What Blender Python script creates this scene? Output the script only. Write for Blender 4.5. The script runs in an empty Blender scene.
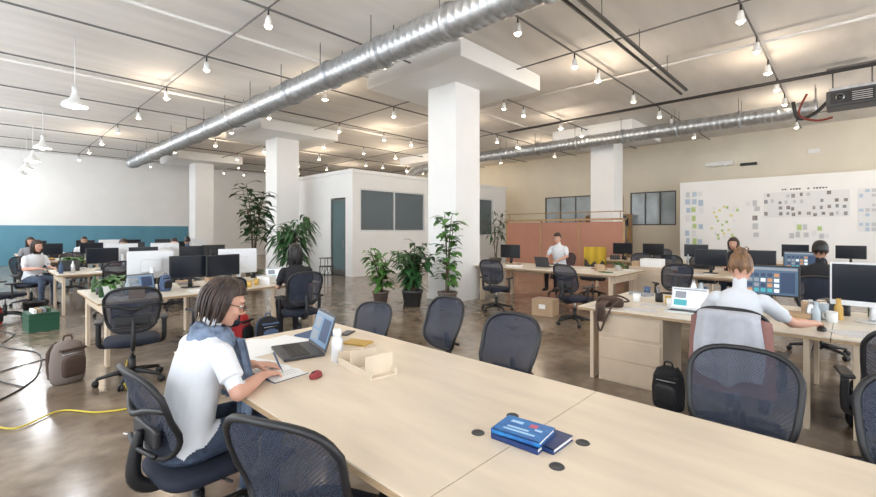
import bpy, bmesh, math, random
import numpy as np
from mathutils import Vector, Matrix
random.seed(7)
S=bpy.context.scene
COL=S.collection
V=Vector
pi=math.pi
# ---------------------------------------------------------------- materials
MATS={}
def mat(name,col,rough=.5,metal=0,emit=0,var=0,scale=4,bump=0,bscale=60,stretch=(1,1,1),alpha=1,var_col=None,spec=.5,detail=4):
    if name in MATS: return MATS[name]
    m=bpy.data.materials.new(name); m.use_nodes=True
    nt=m.node_tree; b=nt.nodes['Principled BSDF']
    c=(*col,1)
    b.inputs['Base Color'].default_value=c
    b.inputs['Roughness'].default_value=rough
    b.inputs['Metallic'].default_value=metal
    b.inputs['Specular IOR Level'].default_value=spec
    if emit:
        b.inputs['Emission Color'].default_value=c
        b.inputs['Emission Strength'].default_value=emit
    if var or bump:
        tc=nt.nodes.new('ShaderNodeTexCoord'); mp=nt.nodes.new('ShaderNodeMapping')
        mp.inputs['Scale'].default_value=stretch
        nt.links.new(tc.outputs['Object'],mp.inputs['Vector'])
    if var:
        n=nt.nodes.new('ShaderNodeTexNoise'); n.inputs['Scale'].default_value=scale; n.inputs['Detail'].default_value=detail
        nt.links.new(mp.outputs[0],n.inputs['Vector'])
        r=nt.nodes.new('ShaderNodeValToRGB')
        r.color_ramp.elements[0].position=.3; r.color_ramp.elements[1].position=.7
        c2=var_col if var_col else tuple(x*(1-var) for x in col)
        r.color_ramp.elements[0].color=(*c2,1)
        r.color_ramp.elements[1].color=(*[min(1,x*(1+var*.5)) for x in col],1)
        nt.links.new(n.outputs['Fac'],r.inputs[0]); nt.links.new(r.outputs[0],b.inputs['Base Color'])
        if emit: nt.links.new(r.outputs[0],b.inputs['Emission Color'])
    if bump:
        n2=nt.nodes.new('ShaderNodeTexNoise'); n2.inputs['Scale'].default_value=bscale
        nt.links.new(mp.outputs[0],n2.inputs['Vector'])
        bp=nt.nodes.new('ShaderNodeBump'); bp.inputs['Strength'].default_value=bump; bp.inputs['Distance'].default_value=.01
        nt.links.new(n2.outputs['Fac'],bp.inputs['Height']); nt.links.new(bp.outputs[0],b.inputs['Normal'])
    if alpha<1: b.inputs['Alpha'].default_value=alpha
    MATS[name]=m; return m
ply=mat('birch_plywood',(.67,.54,.40),.45,var=.14,scale=2.2,stretch=(6,1.2,1),detail=8)
plyt=mat('birch_top',(.71,.60,.47),.34,var=.12,scale=1.6,stretch=(5,1,1),detail=8)
plyw=mat('birch_top_light',(.76,.70,.60),.36,var=.08,scale=1.6,stretch=(5,1,1),detail=8)
plyedge=mat('plywood_edge',(.42,.29,.17),.55,var=.3,scale=30,stretch=(1,1,14))
white=mat('white_paint',(.83,.83,.82),.6,var=.03,scale=1.5,bump=.05,bscale=25)
cream=mat('cream_paint',(.76,.70,.58),.65,var=.05,scale=1.2)
blue=mat('blue_paint',(.10,.28,.38),.55,var=.08,scale=2)
ceilm=mat('ceiling_paint',(.74,.71,.675),.75,var=.09,scale=.6,stretch=(1,5,1),bump=.2,bscale=12)
black=mat('black_plastic',(.012,.012,.014),.45)
dark=mat('dark_grey',(.045,.047,.052),.5)
navy=mat('navy_fabric',(.012,.016,.032),.85,bump=.2,bscale=300)
galv=mat('galvanised_steel',(.50,.52,.54),.38,metal=.8,var=.25,scale=9,bump=.1)
steel=mat('steel',(.55,.56,.58),.3,metal=1)
alu=mat('aluminium',(.70,.71,.73),.35,metal=.25)
conduit=mat('grey_conduit',(.14,.135,.13),.5,metal=.3)
blackpipe=mat('black_pipe',(.02,.018,.018),.5)
redp=mat('red_pipe',(.22,.03,.02),.5)
lamp=mat('lamp_glow',(1,.86,.62),.5,emit=20)
lampw=mat('pendant_glow',(.95,.97,1),.5,emit=9)
whitep=mat('white_plastic',(.80,.80,.79),.35)
paper=mat('paper',(.84,.84,.83),.8)
ink=mat('printed_paper',(.75,.75,.75),.8,var=.6,scale=60,stretch=(1,4,1),detail=1,var_col=(.3,.3,.32))
scr_dark=mat('screen_dark',(.015,.018,.025),.12)
scr_on=mat('screen_site_background',(.05,.09,.14),.3,emit=.6)
scr_lap=mat('screen_light_page',(.62,.68,.72),.3,emit=.5)
scr_blue=mat('screen_blue',(.10,.18,.28),.3,emit=.5)
ui=[mat('ui_white',(.6,.65,.7),.4,emit=.5),mat('ui_teal',(.05,.3,.35),.4,emit=.5),mat('ui_orange',(.4,.2,.10),.4,emit=.4),mat('ui_grey',(.2,.22,.25),.4,emit=.5),mat('ui_navy',(.02,.04,.09),.4,emit=.5)]
terra=mat('dark_pot',(.05,.048,.05),.6)
terra2=mat('taupe_pot',(.18,.14,.12),.7)
soil=mat('soil',(.03,.02,.012),.95)
leafm=mat('leaf_green',(.08,.22,.04),.45,var=.5,scale=8)
leafd=mat('leaf_dark',(.03,.10,.03),.45,var=.5,scale=8)
bark=mat('bark',(.12,.08,.05),.8,var=.3,scale=30)
cardboard=mat('cardboard',(.46,.32,.20),.8,var=.1)
copper=mat('copper_panel',(.44,.20,.13),.5,var=.12,scale=1)
woodm=mat('honey_wood',(.44,.27,.13),.5,var=.2,scale=3,stretch=(1,8,1))
leather=mat('brown_leather',(.05,.022,.014),.5,var=.3,scale=9,bump=.3,bscale=30)
skinm=mat('skin',(.60,.33,.24),.5,var=.06,scale=10)
skin2=mat('skin_tan',(.36,.19,.12),.5)
lips=mat('lips',(.42,.14,.12),.45)
eyew=mat('eye_white',(.8,.8,.78),.2)
eyed=mat('eye_iris',(.03,.02,.015),.15)
h_dark=mat('hair_dark_brown',(.03,.016,.010),.45,var=.6,scale=25,stretch=(1,1,.15),bump=.6,bscale=90)
h_black=mat('hair_black',(.010,.008,.008),.4,bump=.5,bscale=90)
h_blond=mat('hair_light_brown',(.22,.115,.055),.5,var=.6,scale=30,stretch=(1,1,.2),bump=.6,bscale=90)
h_grey=mat('hair_grey_brown',(.050,.029,.022),.45,var=.75,scale=34,stretch=(1,1,.12),bump=.8,bscale=80)
c_white=mat('cotton_white',(.72,.74,.78),.85,bump=.6,bscale=11)
c_shirt=mat('cotton_pale_grey',(.62,.64,.68),.85,bump=.5,bscale=12)
c_black=mat('cotton_black',(.012,.012,.015),.85,bump=.25,bscale=14)
c_red=mat('cotton_maroon',(.25,.04,.045),.85)
c_blue=mat('cotton_blue',(.07,.11,.2),.85)
c_grey=mat('cotton_grey',(.28,.29,.31),.85,bump=.4,bscale=12)
c_lg=mat('knit_light_grey',(.46,.47,.52),.9,bump=.6,bscale=16,var=.2,scale=6)
denim=mat('denim',(.055,.08,.13),.85,var=.45,scale=20,bump=.3,bscale=40)
scarfm=mat('scarf_blue_grey',(.20,.26,.37),.9,var=.5,scale=12,bump=.6,bscale=30)
glassm=mat('window_glass',(.20,.25,.28),.06,alpha=.5)
glassb=mat('blue_grey_glass',(.46,.54,.59),.12,var=.4,scale=.8)
teal=mat('teal_glass',(.09,.15,.16),.15)
framem=mat('window_frame',(.09,.085,.08),.4)
pink=mat('dusty_pink_cloth',(.30,.15,.13),.9,bump=.5,bscale=20)
ochre=mat('ochre',(.60,.38,.10),.6)

def meshfab():
    m=bpy.data.materials.new('chair_mesh_fabric'); m.use_nodes=True; nt=m.node_tree
    b=nt.nodes['Principled BSDF']; b.inputs['Base Color'].default_value=(.024,.032,.056,1); b.inputs['Roughness'].default_value=.7
    tc=nt.nodes.new('ShaderNodeTexCoord'); ck=nt.nodes.new('ShaderNodeTexChecker'); ck.inputs['Scale'].default_value=170
    nt.links.new(tc.outputs['Object'],ck.inputs['Vector'])
    mr=nt.nodes.new('ShaderNodeMapRange'); mr.inputs['To Min'].default_value=.68; mr.inputs['To Max'].default_value=.99
    nt.links.new(ck.outputs['Fac'],mr.inputs['Value']); nt.links.new(mr.outputs[0],b.inputs['Alpha'])
    return m
meshm=meshfab()

def floormat():
    m=bpy.data.materials.new('polished_concrete'); m.use_nodes=True; nt=m.node_tree; b=nt.nodes['Principled BSDF']
    tc=nt.nodes.new('ShaderNodeTexCoord')
    n=nt.nodes.new('ShaderNodeTexNoise'); n.inputs['Scale'].default_value=.9; n.inputs['Detail'].default_value=9; n.inputs['Roughness'].default_value=.62
    n2=nt.nodes.new('ShaderNodeTexNoise'); n2.inputs['Scale'].default_value=7; n2.inputs['Detail'].default_value=8
    for k in (n,n2): nt.links.new(tc.outputs['Object'],k.inputs['Vector'])
    r=nt.nodes.new('ShaderNodeValToRGB'); e=r.color_ramp.elements
    e[0].position=.3; e[0].color=(.125,.090,.062,1); e[1].position=.72; e[1].color=(.38,.315,.245,1)
    k=e.new(.5); k.color=(.235,.182,.134,1)
    nt.links.new(n.outputs['Fac'],r.inputs[0])
    mx=nt.nodes.new('ShaderNodeMixRGB'); mx.blend_type='OVERLAY'; mx.inputs[0].default_value=.45
    nt.links.new(r.outputs[0],mx.inputs[1]); nt.links.new(n2.outputs['Fac'],mx.inputs[2]); nt.links.new(mx.outputs[0],b.inputs['Base Color'])
    mr=nt.nodes.new('ShaderNodeMapRange'); mr.inputs['To Min'].default_value=.08; mr.inputs['To Max'].default_value=.28
    nt.links.new(n2.outputs['Fac'],mr.inputs['Value']); nt.links.new(mr.outputs[0],b.inputs['Roughness'])
    return m
floorm=floormat()

# ---------------------------------------------------------------- mesh builder
class MB:
    def __init__(s): s.v=[];s.f=[];s.mi=[];s.sm=[];s.mats=[]
    def m(s,mt):
        if mt not in s.mats: s.mats.append(mt)
        return s.mats.index(mt)
    def add(s,vs,fs,mt,M=None,smooth=True):
        o=len(s.v); i=s.m(mt)
        for p in vs:
            p=V(p)
            if M is not None: p=M@p
            s.v.append(p)
        for f in fs: s.f.append(tuple(k+o for k in f)); s.mi.append(i); s.sm.append(smooth)
    def box(s,c,sz,mt,rz=0,bev=0,M=None):
        x,y,z=[k/2 for k in sz]
        T=Matrix.Translation(c)@Matrix.Rotation(rz,4,'Z')
        if M is not None: T=M@T
        b=min(bev,x*.9,y*.9,z*.9)
        if b<=0:
            vs=[(a*x,e*y,g*z) for a in(-1,1) for e in(-1,1) for g in(-1,1)]
            fs=[(0,1,3,2),(4,6,7,5),(0,4,5,1),(2,3,7,6),(0,2,6,4),(1,5,7,3)]
            s.add(vs,fs,mt,T,False)
        else:
            bm=bmesh.new(); bmesh.ops.create_cube(bm,size=1)
            for v in bm.verts: v.co=V((v.co.x*2*x,v.co.y*2*y,v.co.z*2*z))
            bmesh.ops.bevel(bm,geom=bm.edges[:],offset=b,segments=3,profile=.5,affect='EDGES')
            s.bm(bm,mt,T,False)
    def bm(s,bm,mt,M=None,smooth=True):
        bm.verts.index_update()
        s.add([v.co.copy() for v in bm.verts],[[v.index for v in f.verts] for f in bm.faces],mt,M,smooth); bm.free()
    def tube(s,pts,r,mt,n=8,closed=False,M=None,sub=0,flat=1.0):
        pts=[V(p) for p in pts]
        rs=list(r) if isinstance(r,(list,tuple)) else [r]*len(pts)
        if sub:
            np_,nr=[],[]; L=len(pts); rng=range(L if closed else L-1)
            for i in rng:
                g=lambda k:(pts[k%L] if closed else pts[max(0,min(L-1,k))])
                a,b,c,d=g(i-1),g(i),g(i+1),g(i+2)
                for j in range(sub):
                    t=j/sub
                    np_.append(.5*((2*b)+(-a+c)*t+(2*a-5*b+4*c-d)*t*t+(-a+3*b-3*c+d)*t**3))
                    nr.append(rs[i]*(1-t)+rs[(i+1)%L]*t)
            if not closed: np_.append(pts[-1]); nr.append(rs[-1])
            pts,rs=np_,nr
        L=len(pts); vs=[];fs=[]
        prev=None
        for i,p in enumerate(pts):
            if closed: t=pts[(i+1)%L]-pts[i-1]
            else: t=pts[min(i+1,L-1)]-pts[max(i-1,0)]
            if t.length<1e-9: t=V((0,0,1))
            t.normalize()
            if prev is None:
                a=V((0,0,1)) if abs(t.z)<.9 else V((1,0,0))
                u=t.cross(a).normalized()
            else:
                u=(prev-t*prev.dot(t))
                u=u.normalized() if u.length>1e-6 else t.orthogonal().normalized()
            prev=u; w=t.cross(u)
            for k in range(n):
                an=2*pi*k/n
                vs.append(p+(u*math.cos(an)+w*math.sin(an)*flat)*rs[i])
        for i in range(L if closed else L-1):
            j=(i+1)%L
            for k in range(n):
                k2=(k+1)%n
                fs.append((i*n+k,i*n+k2,j*n+k2,j*n+k))
        if not closed:
            fs.append(tuple(range(n))[::-1]); fs.append(tuple((L-1)*n+k for k in range(n)))
        s.add(vs,fs,mt,M)
    def cyl(s,p0,p1,r0,mt,r1=None,n=16,M=None):
        s.tube([p0,p1],[r0,r0 if r1 is None else r1],mt,n,M=M)
    def ball(s,c,r,mt,nu=16,nv=10,M=None,R=None):
        if not isinstance(r,(tuple,list)): r=(r,r,r)
        vs=[];fs=[]
        for i in range(nv+1):
            th=pi*i/nv
            for k in range(nu):
                a=2*pi*k/nu
                p=V((r[0]*math.sin(th)*math.cos(a),r[1]*math.sin(th)*math.sin(a),r[2]*math.cos(th)))
                if R is not None: p=R@p
                vs.append(V(c)+p)
        for i in range(nv):
            for k in range(nu):
                k2=(k+1)%nu
                if i==0: fs.append((0,(i+1)*nu+k,(i+1)*nu+k2))
                elif i==nv-1: fs.append((i*nu+k,nv*nu,i*nu+k2))
                else: fs.append((i*nu+k,(i+1)*nu+k,(i+1)*nu+k2,i*nu+k2))
        s.add(vs,fs,mt,M)
    def lathe(s,prof,mt,c=(0,0,0),n=24,M=None):
        vs=[];fs=[]
        for r,z in prof:
            for k in range(n):
                a=2*pi*k/n; vs.append((c[0]+r*math.cos(a),c[1]+r*math.sin(a),c[2]+z))
        for i in range(len(prof)-1):
            for k in range(n):
                k2=(k+1)%n; fs.append((i*n+k,i*n+k2,(i+1)*n+k2,(i+1)*n+k))
        s.add(vs,fs,mt,M)
    def pad(s,c,a,b,h,mt,e=4,n=32,M=None,dome=.25):
        vs=[];fs=[];rows=[(0.0,-1),(.85,-1),(.96,-.8),(1,-.2),(1,.3),(.95,.8),(.8,1),(.4,1+dome*.7),(0.0,1+dome)]
        for r,z in rows:
            for k in range(n):
                t=2*pi*k/n; ct,st=math.cos(t),math.sin(t)
                x=math.copysign(abs(ct)**(2/e),ct)*a*r; y=math.copysign(abs(st)**(2/e),st)*b*r
                vs.append((c[0]+x,c[1]+y,c[2]+z*h))
        for i in range(len(rows)-1):
            for k in range(n):
                k2=(k+1)%n; fs.append((i*n+k,i*n+k2,(i+1)*n+k2,(i+1)*n+k))
        s.add(vs,fs,mt,M)
    def loft(s,secs,mt,n=20,M=None):
        vs=[];fs=[]
        for c,a,b in secs:
            for k in range(n):
                t=2*pi*k/n; vs.append(V(c)+V(a)*math.cos(t)+V(b)*math.sin(t))
        L=len(secs)
        for i in range(L-1):
            for k in range(n):
                k2=(k+1)%n; fs.append((i*n+k,i*n+k2,(i+1)*n+k2,(i+1)*n+k))
        fs.append(tuple(range(n))[::-1]); fs.append(tuple((L-1)*n+k for k in range(n)))
        s.add(vs,fs,mt,M)
    def sheet(s,fn,nu,nv,mt,M=None):
        vs=[fn(i/nu,j/nv) for i in range(nu+1) for j in range(nv+1)]
        fs=[(i*(nv+1)+j,(i+1)*(nv+1)+j,(i+1)*(nv+1)+j+1,i*(nv+1)+j+1) for i in range(nu) for j in range(nv)]
        s.add(vs,fs,mt,M)
    def mesh(s,name):
        me=bpy.data.meshes.new(name); me.from_pydata([tuple(p) for p in s.v],[],s.f)
        for m in s.mats: me.materials.append(m)
        me.polygons.foreach_set('material_index',s.mi); me.polygons.foreach_set('use_smooth',s.sm)
        me.update(); return me
    def obj(s,name,loc=(0,0,0),rz=0):
        return inst(s.mesh(name),name,loc,rz)
def inst(me,name,loc=(0,0,0),rz=0,parent=None):
    o=bpy.data.objects.new(name,me); COL.objects.link(o); o.location=loc; o.rotation_euler=(0,0,rz)
    if parent: o.parent=parent
    return o
def B(name,c,sz,mt,rz=0,bev=0):
    b=MB(); b.box((0,0,0),sz,mt,0,bev); return b.obj(name,c,rz)

# ---------------------------------------------------------------- shell
CH=5.1
X0,X1,Y0,Y1=-4,19.3,-8,26.8
B('floor',((X0+X1)/2,(Y0+Y1)/2,-.1),(X1-X0+.6,Y1-Y0+.6,.2),floorm)
B('ceiling',((X0+X1)/2,(Y0+Y1)/2,CH+.15),(X1-X0+.6,Y1-Y0+.6,.3),ceilm)
def wall(name,axis,pos,th,a0,a1,z0,z1,ops,mt):
    b=MB()
    def pc(a,c,za,zb):
        if c-a<1e-4 or zb-za<1e-4: return
        if axis=='x': b.box((pos,(a+c)/2,(za+zb)/2),(th,c-a,zb-za),mt)
        else: b.box(((a+c)/2,pos,(za+zb)/2),(c-a,th,zb-za),mt)
    cur=a0
    for (a,c,za,zb) in sorted(ops):
        pc(cur,a,z0,z1); pc(a,c,z0,za); pc(a,c,zb,z1); cur=c
    pc(cur,a1,z0,z1)
    return b.obj(name)
WN=[0]
def window(axis,pos,a,c,za,zb,nx,nz,fm,gm=None,name=None,t=.05):
    b=MB(); w=.1
    def pc(p,q,z,y,mt,d=w):
        if axis=='x': b.box((pos,(p+q)/2,(z+y)/2),(d,q-p,y-z),mt)
        else: b.box(((p+q)/2,pos,(z+y)/2),(q-p,d,y-z),mt)
    for i in range(nx+1):
        p=a+(c-a-t)*i/nx; pc(p,p+t,za,zb,fm)
    for i in range(nz+1):
        p=za+(zb-za-t)*i/nz; pc(a,c,p,p+t,fm,w*.9)
    if gm: pc(a+t/2,c-t/2,za+t/2,zb-t/2,gm,.01)
    WN[0]+=1
    return b.obj(name or 'window_%d'%WN[0])
wall('wall_left','y',Y1+.1,.2,X0,X1,0,CH,[],white)
B('trim_1',(2,Y1-.02,.88),(12,.04,1.76),blue)
ops=[(8.6,11.0,1.85,3.15),(5.1,6.9,1.75,3.15)]
wall('wall_back','x',X1+.1,.2,Y0,Y1,0,CH,ops,cream)
for (a,c,za,zb) in ops: window('x',X1+.08,a,c,za,zb,3,1,framem,glassb)
opw=[(-7+i*4.2,-7+i*4.2+3.4,.9,4.6) for i in range(8)]
wall('wall_window_side','x',X0-.1,.2,Y0,Y1,0,CH,opw,white)
for (a,c,za,zb) in opw: window('x',X0-.1,a,c,za,zb,3,3,whitep)
opf=[(-3+i*4.4,-3+i*4.4+3.6,.9,4.6) for i in range(5)]
wall('wall_front','y',Y0-.1,.2,X0,X1,0,CH,opf,white)
for (a,c,za,zb) in opf: window('y',Y0-.1,a,c,za,zb,3,3,whitep)
B('baseboard_back',(X1-.02,(Y0+Y1)/2,.08),(.04,Y1-Y0,.16),white)
def column(x,y,s=.84):
    b=MB(); b.box((0,0,CH/2-.01),(s,s,CH-.02),white,bev=.02)
    b.box((0,0,CH-.19),(2.8,2.8,.36),white,bev=.02)
    b.box((0,0,.06),(s+.03,s+.03,.12),white)
    b.obj('column',(x,y,0))
cols=((7.43,6.55),(7.43,14.7),(7.43,22.9),(15.6,6.4),(15.6,14.7))
for x,y in cols: column(x,y)
MX,MY,MH=8.45,11.9,3.45
wall('wall_meeting_room_side','x',MX+.06,.12,MY,15.6,0,MH,[(12.3,13.2,0,2.65)],white)
wall('wall_meeting_room_front','y',MY+.06,.12,MX+.12,17.2,0,MH,[(8.75,11.8,1.5,2.95),(12.6,16.2,1.3,2.95)],white)
B('wall_meeting_room_roof',((MX+17.2)/2,13.75,MH+.06),(17.2-MX+.1,3.8,.12),white)
B('wall_meeting_room_end',(17.2,13.75,MH/2),(.12,3.6,MH),cream)
B('wall_meeting_room_rear',((MX+17.2)/2,15.6,MH/2),(17.2-MX,.12,MH),c_grey)
window('y',MY+.06,8.75,11.8,1.5,2.95,2,1,alu,glassm)
window('y',MY+.06,12.6,16.2,1.3,2.95,3,1,alu,glassm)
b=MB()
b.box((0,0,1.31),(.05,.84,2.58),teal)
for yy in(-.41,.41): b.box((0,yy,1.31),(.08,.05,2.6),framem)
b.box((0,0,2.58),(.08,.82,.06),framem); b.box((0,0,.1),(.08,.82,.18),framem); b.cyl((-.07,-.33,.9),(-.07,-.33,1.2),.012,steel)
b.obj('door_1',(MX+.06,12.75,0.005))
B('partition_wall',(17.6,-1.0,1.63),(.15,11,3.26),white)
b=MB(); b.box((0,0,.93),(.06,4.4,1.78),copper)
for yy in(-2.2,-.73,.73,2.2): b.box((0,yy,.95),(.09,.05,1.9),woodm)
b.box((0,0,1.9),(.2,4.5,.06),woodm); b.tube([(0,-2.2,2.15),(0,2.2,2.15)],.015,woodm)
for yy in(-2.1,0,2.1): b.cyl((0,yy,1.9),(0,yy,2.15),.012,woodm)
b.obj('copper_screen_partition',(14,7.4,0))
b=MB(); rnd=random.Random(4)
for z in(.05,.6,1.15,1.7,2.2): b.box((0,0,z),(.38,1.9,.04),woodm)
for yy in(-.95,0,.95): b.box((0,yy,1.12),(.38,.04,2.2),woodm)
bc=[ochre,c_blue,c_red,c_grey,paper,cardboard,leafd]
for z in(.07,.62,1.17,1.72):
    yy=-.9
    while yy<.85:
        w_=rnd.uniform(.03,.08); hh=rnd.uniform(.2,.42)
        if rnd.random()<.8: b.box((-.02,yy+w_/2,z+hh/2+.015),(.24,w_*.9,hh),rnd.choice(bc))
        yy+=w_
b.obj('bookshelf',(X1-.25,7.75,0))
b=MB(); b.box((0,0,0),(.04,1.15,.62),woodm); b.box((-.022,0,0),(.006,1.05,.52),mat('poster_yellow',(.5,.36,.06),.7,var=.6,scale=6,var_col=(.05,.16,.13)))
b.obj('framed_picture',(X1-.05,7.75,2.75))
# ---------------------------------------------------------------- ceiling services
def duct(name,x,y0,y1,z,r):
    b=MB();L=y1-y0; n=int(L/.14)
    pts=[];rs=[]
    for i in range(n+1):
        y=L*i/n
        for dy,dr in((0,0),(.035,0),(.045,.009),(.06,.009),(.07,0)):
            pts.append((0,y+dy,0)); rs.append(r+dr)
    b.tube(pts,rs,galv,n=32)
    k=0
    while k<L:
        b.tube([(0,k,0),(0,k+.07,0)],r+.035,galv,n=32)
        b.tube([(r+.01,k+.03,0),(r+.01,k+.03,CH-z-.01)],.008,conduit,n=6); b.tube([(-r-.01,k+.03,0),(-r-.01,k+.03,CH-z-.01)],.008,conduit,n=6)
        k+=1.55
    return b.obj(name,(x,y0,z))
duct('ventilation_duct',4.68,-.5,23.2,4.55,.235)
duct('ventilation_duct',14.2,.6,11.5,4.55,.2)
b=MB(); b.tube([(14.2,11.6,4.55),(14.2,12.3,4.5),(13.6,13,4.3),(12.5,13.2,4.0),(12.2,13.2,3.6)],.19,galv,n=20,sub=6); b.obj('ventilation_duct_elbow')
b=MB(); b.box((0,0,0),(.6,.8,.34),dark,bev=.03); b.box((-.3,0,0),(.02,.66,.24),black); b.cyl((-.3,.18,0),(-.36,.18,0),.07,steel,n=20); b.cyl((-.355,.18,0),(-.365,.18,0),.055,scr_dark,n=20)
for i in range(5): b.box((-.312,-.15,-.08+i*.04),(.01,.3,.012),steel)
for yy in(-.3,.3): b.cyl((0,yy,.17),(0,yy,.70),.014,conduit)
b.box((0,0,.69),(.2,.8,.03),conduit); b.box((0,0,.2),(.5,.7,.06),galv)
b.obj('ceiling_projector',(12.6,-.02,4.3))
b=MB()
for (p,m_,r) in [([(13.4,.75,4.75),(13.4,.9,4.3),(13.4,.6,4.1),(13.3,.3,4.1)],redp,.025),([(13.5,-.5,4.7),(13.5,.2,4.65),(13.5,.6,4.3),(13.4,.9,4.2),(13.35,1.0,4.6)],blackpipe,.04)]: b.tube(p,r,m_,sub=6)
b.obj('pipe_loops')
b=MB()
b.tube([(-3,2.7,4.72),(11,2.7,4.72)],.035,blackpipe); b.tube([(-3,2.9,4.76),(11.4,2.9,4.76)],.028,blackpipe)
b.tube([(12.0,8.2,4.78),(12.0,-6,4.78)],.035,blackpipe)
for x in np.arange(0,11,1.6): b.cyl((x,2.7,4.74),(x,2.7,CH-.01),.008,conduit,n=6)
b.obj('black_ceiling_pipes')
b=MB()
GY=[6.5+2.65*k for k in range(-4,8)]
for x in (3.06,7.87,12.6,16.8): b.tube([(x,-6,4.97),(x,25.5,4.97)],.014,conduit,n=6)
for y in GY: b.tube([(X0+.1,y,4.95),(18.9,y,4.95)],.018,conduit,n=6)
for x,y0,y1 in((9.9,-3,11),): b.tube([(x,y0,5.0),(x,y1,5.0)],.028,ceilm,n=8)
for y in(7.9,12.4,17.5): b.tube([(X0+.1,y,5.0),(18.9,y,5.0)],.03,ceilm,n=8)
b.obj('ceiling_conduits')
sp=MB(); sp.cyl((0,0,0),(0,0,-.12),.014,blackpipe); sp.lathe([(.0,-.10),(.035,-.10),(.045,-.15),(.05,-.2),(.07,-.26),(.073,-.27),(.055,-.25),(0,-.24)],whitep,n=16)
sp.ball((0,0,-.26),(.05,.05,.04),lamp,12,8)
spm=sp.mesh('track_spotlight')
PL=bpy.data.lights.new('spot_bulb','POINT'); PL.energy=36; PL.color=(1,.82,.62); PL.shadow_soft_size=.12
TL=bpy.data.objects.new('track_lighting',None); COL.objects.link(TL)
rj=random.Random(11)
xs=[3.06,5.75,7.87,9.3,10.6,12.6,14.0,15.2,16.9]
for j,y in enumerate(GY):
    if y<-1.5: continue
    for i,x in enumerate(xs):
        xx=x+(0 if x in(3.06,7.87) else rj.uniform(-.4,.4))
        if any(abs(xx-cx)<1.5 and abs(y-cy)<1.5 for cx,cy in cols): continue
        o=inst(spm,'spotlight',(xx,y,4.94),parent=TL)
        if (i+j)%3==0 and y<20:
            l=bpy.data.objects.new('bulb_light',PL); COL.objects.link(l); l.parent=o; l.location=(0,0,-.45)
pe=MB(); pe.cyl((0,0,.3),(0,0,CH-3.86),.009,whitep,n=6); pe.cyl((0,0,.16),(0,0,.32),.045,whitep); pe.lathe([(.045,.2),(.06,.16),(.08,.1),(.15,.05),(.19,0),(.2,-.04),(.185,-.04),(.14,.03),(.06,.1)],whitep,n=28)
pe.ball((0,0,-.0),(.085,.085,.09),lampw,14,10)
pm=pe.mesh('pendant_lamp')
PW=bpy.data.lights.new('pendant_bulb','POINT'); PW.energy=45; PW.color=(.95,.97,1); PW.shadow_soft_size=.15
for x,y in((1.2,10.3),(1.2,16.2),(1.2,19.5),(1.2,22.3),(1.2,25),(1.62,4.80),(-1.5,12),(-1.5,18)):
    o=inst(pm,'pendant_lamp',(x,y,3.85 if x!=1.62 else 4.10))
    if x==1.62: o.scale=(1,1,.8)
    l=bpy.data.objects.new('pendant_light',PW); COL.objects.link(l); l.parent=o; l.location=(0,0,-.2)

# ---------------------------------------------------------------- furniture
def chair_mesh(name,arms=True,hoop=False,seatm=navy):
    b=MB()
    for k in range(5):
        a=2*pi*k/5+.3; c,s_=math.cos(a),math.sin(a)
        b.tube([(0,0,.115),(.14*c,.14*s_,.105),(.29*c,.29*s_,.075)],[.032,.024,.016],black,n=8)
        b.cyl((.29*c,.29*s_,.08),(.29*c,.29*s_,.045),.009,black,n=8)
        for d in(-.014,.014):
            q=V((.30*c-d*s_,.30*s_+d*c,.03)); t=V((-s_,c,0))
            b.tube([q-t*.009,q+t*.009],.03,black,n=14)
    b.cyl((0,0,.07),(0,0,.26),.03,black); b.cyl((0,0,.26),(0,0,.38),.016,steel)
    b.box((0,0,.385),(.22,.18,.035),black,bev=.01)
    b.cyl((.0,-.08,.385),(.05,-.26,.38),.007,black,n=6)
    b.pad((.02,0,.425),.235,.24,.033,seatm,e=3.6,dome=.15)
    zc,hh,ww=.765,.225,.225
    def P(r,t):
        e=3.4; ct,st=math.cos(t),math.sin(t)
        yy=math.copysign(abs(ct)**(2/e),ct)*r; zz=math.copysign(abs(st)**(2/e),st)*r
        z=zc+hh*zz; y=ww*yy*(1+.10*zz)
        x=-.215-.10*(z-.54)/.45+.055*(yy*yy)+.03*math.exp(-((z-.66)/.09)**2)
        if zz>.6: z-=.012*yy*yy
        return V((x,y,z))
    n=36; rows=[0.001,.2,.4,.6,.8,1]
    vs=[P(r,2*pi*k/n) for r in rows for k in range(n)]
    fs=[(i*n+k,i*n+(k+1)%n,(i+1)*n+(k+1)%n,(i+1)*n+k) for i in range(len(rows)-1) for k in range(n)]
    b.add(vs,fs,meshm)
    b.tube([P(1,2*pi*k/n) for k in range(n)],.0145,black,n=8,closed=True)
    if hoop:
        b.tube([P(1,pi*.97)*1,P(.5,pi*.94),P(.3,pi*.5)*1-V((0,0,.06)),P(.5,pi*.06),P(1,pi*.03)],.016,black,n=8,sub=4)
        b.box((-.225,0,.66),(.03,.30,.09),black,bev=.012)
    b.tube([(-.03,0,.385),(-.20,0,.38),(-.275,0,.45),(-.27,0,.58),(-.25,0,.68)],[.022,.022,.02,.018,.012],black,n=8,sub=4,flat=1.6)
    b.tube([(-.245,-.17,.60),(-.268,0,.60),(-.245,.17,.60)],.012,black,n=8,sub=3)
    if arms:
        for s_ in(-1,1):
            b.tube([(.0,s_*.12,.385),(.0,s_*.25,.39),(-.01,s_*.275,.45),(-.02,s_*.275,.62)],.016,black,n=8,sub=4,flat=1.5)
            b.box((.01,s_*.272,.635),(.24,.07,.028),black,bev=.012)
    return b.mesh(name)
CHA=chair_mesh('office_chair'); CHN=chair_mesh('office_chair_armless',arms=False); CHH=chair_mesh('office_chair_hoop',hoop=True); CHHN=chair_mesh('office_chair_hoop_armless',hoop=True,arms=False)
def chair(x,y,deg,me=CHA,z=0): return inst(me,'office_chair',(x,y,z),math.radians(deg))

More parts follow.
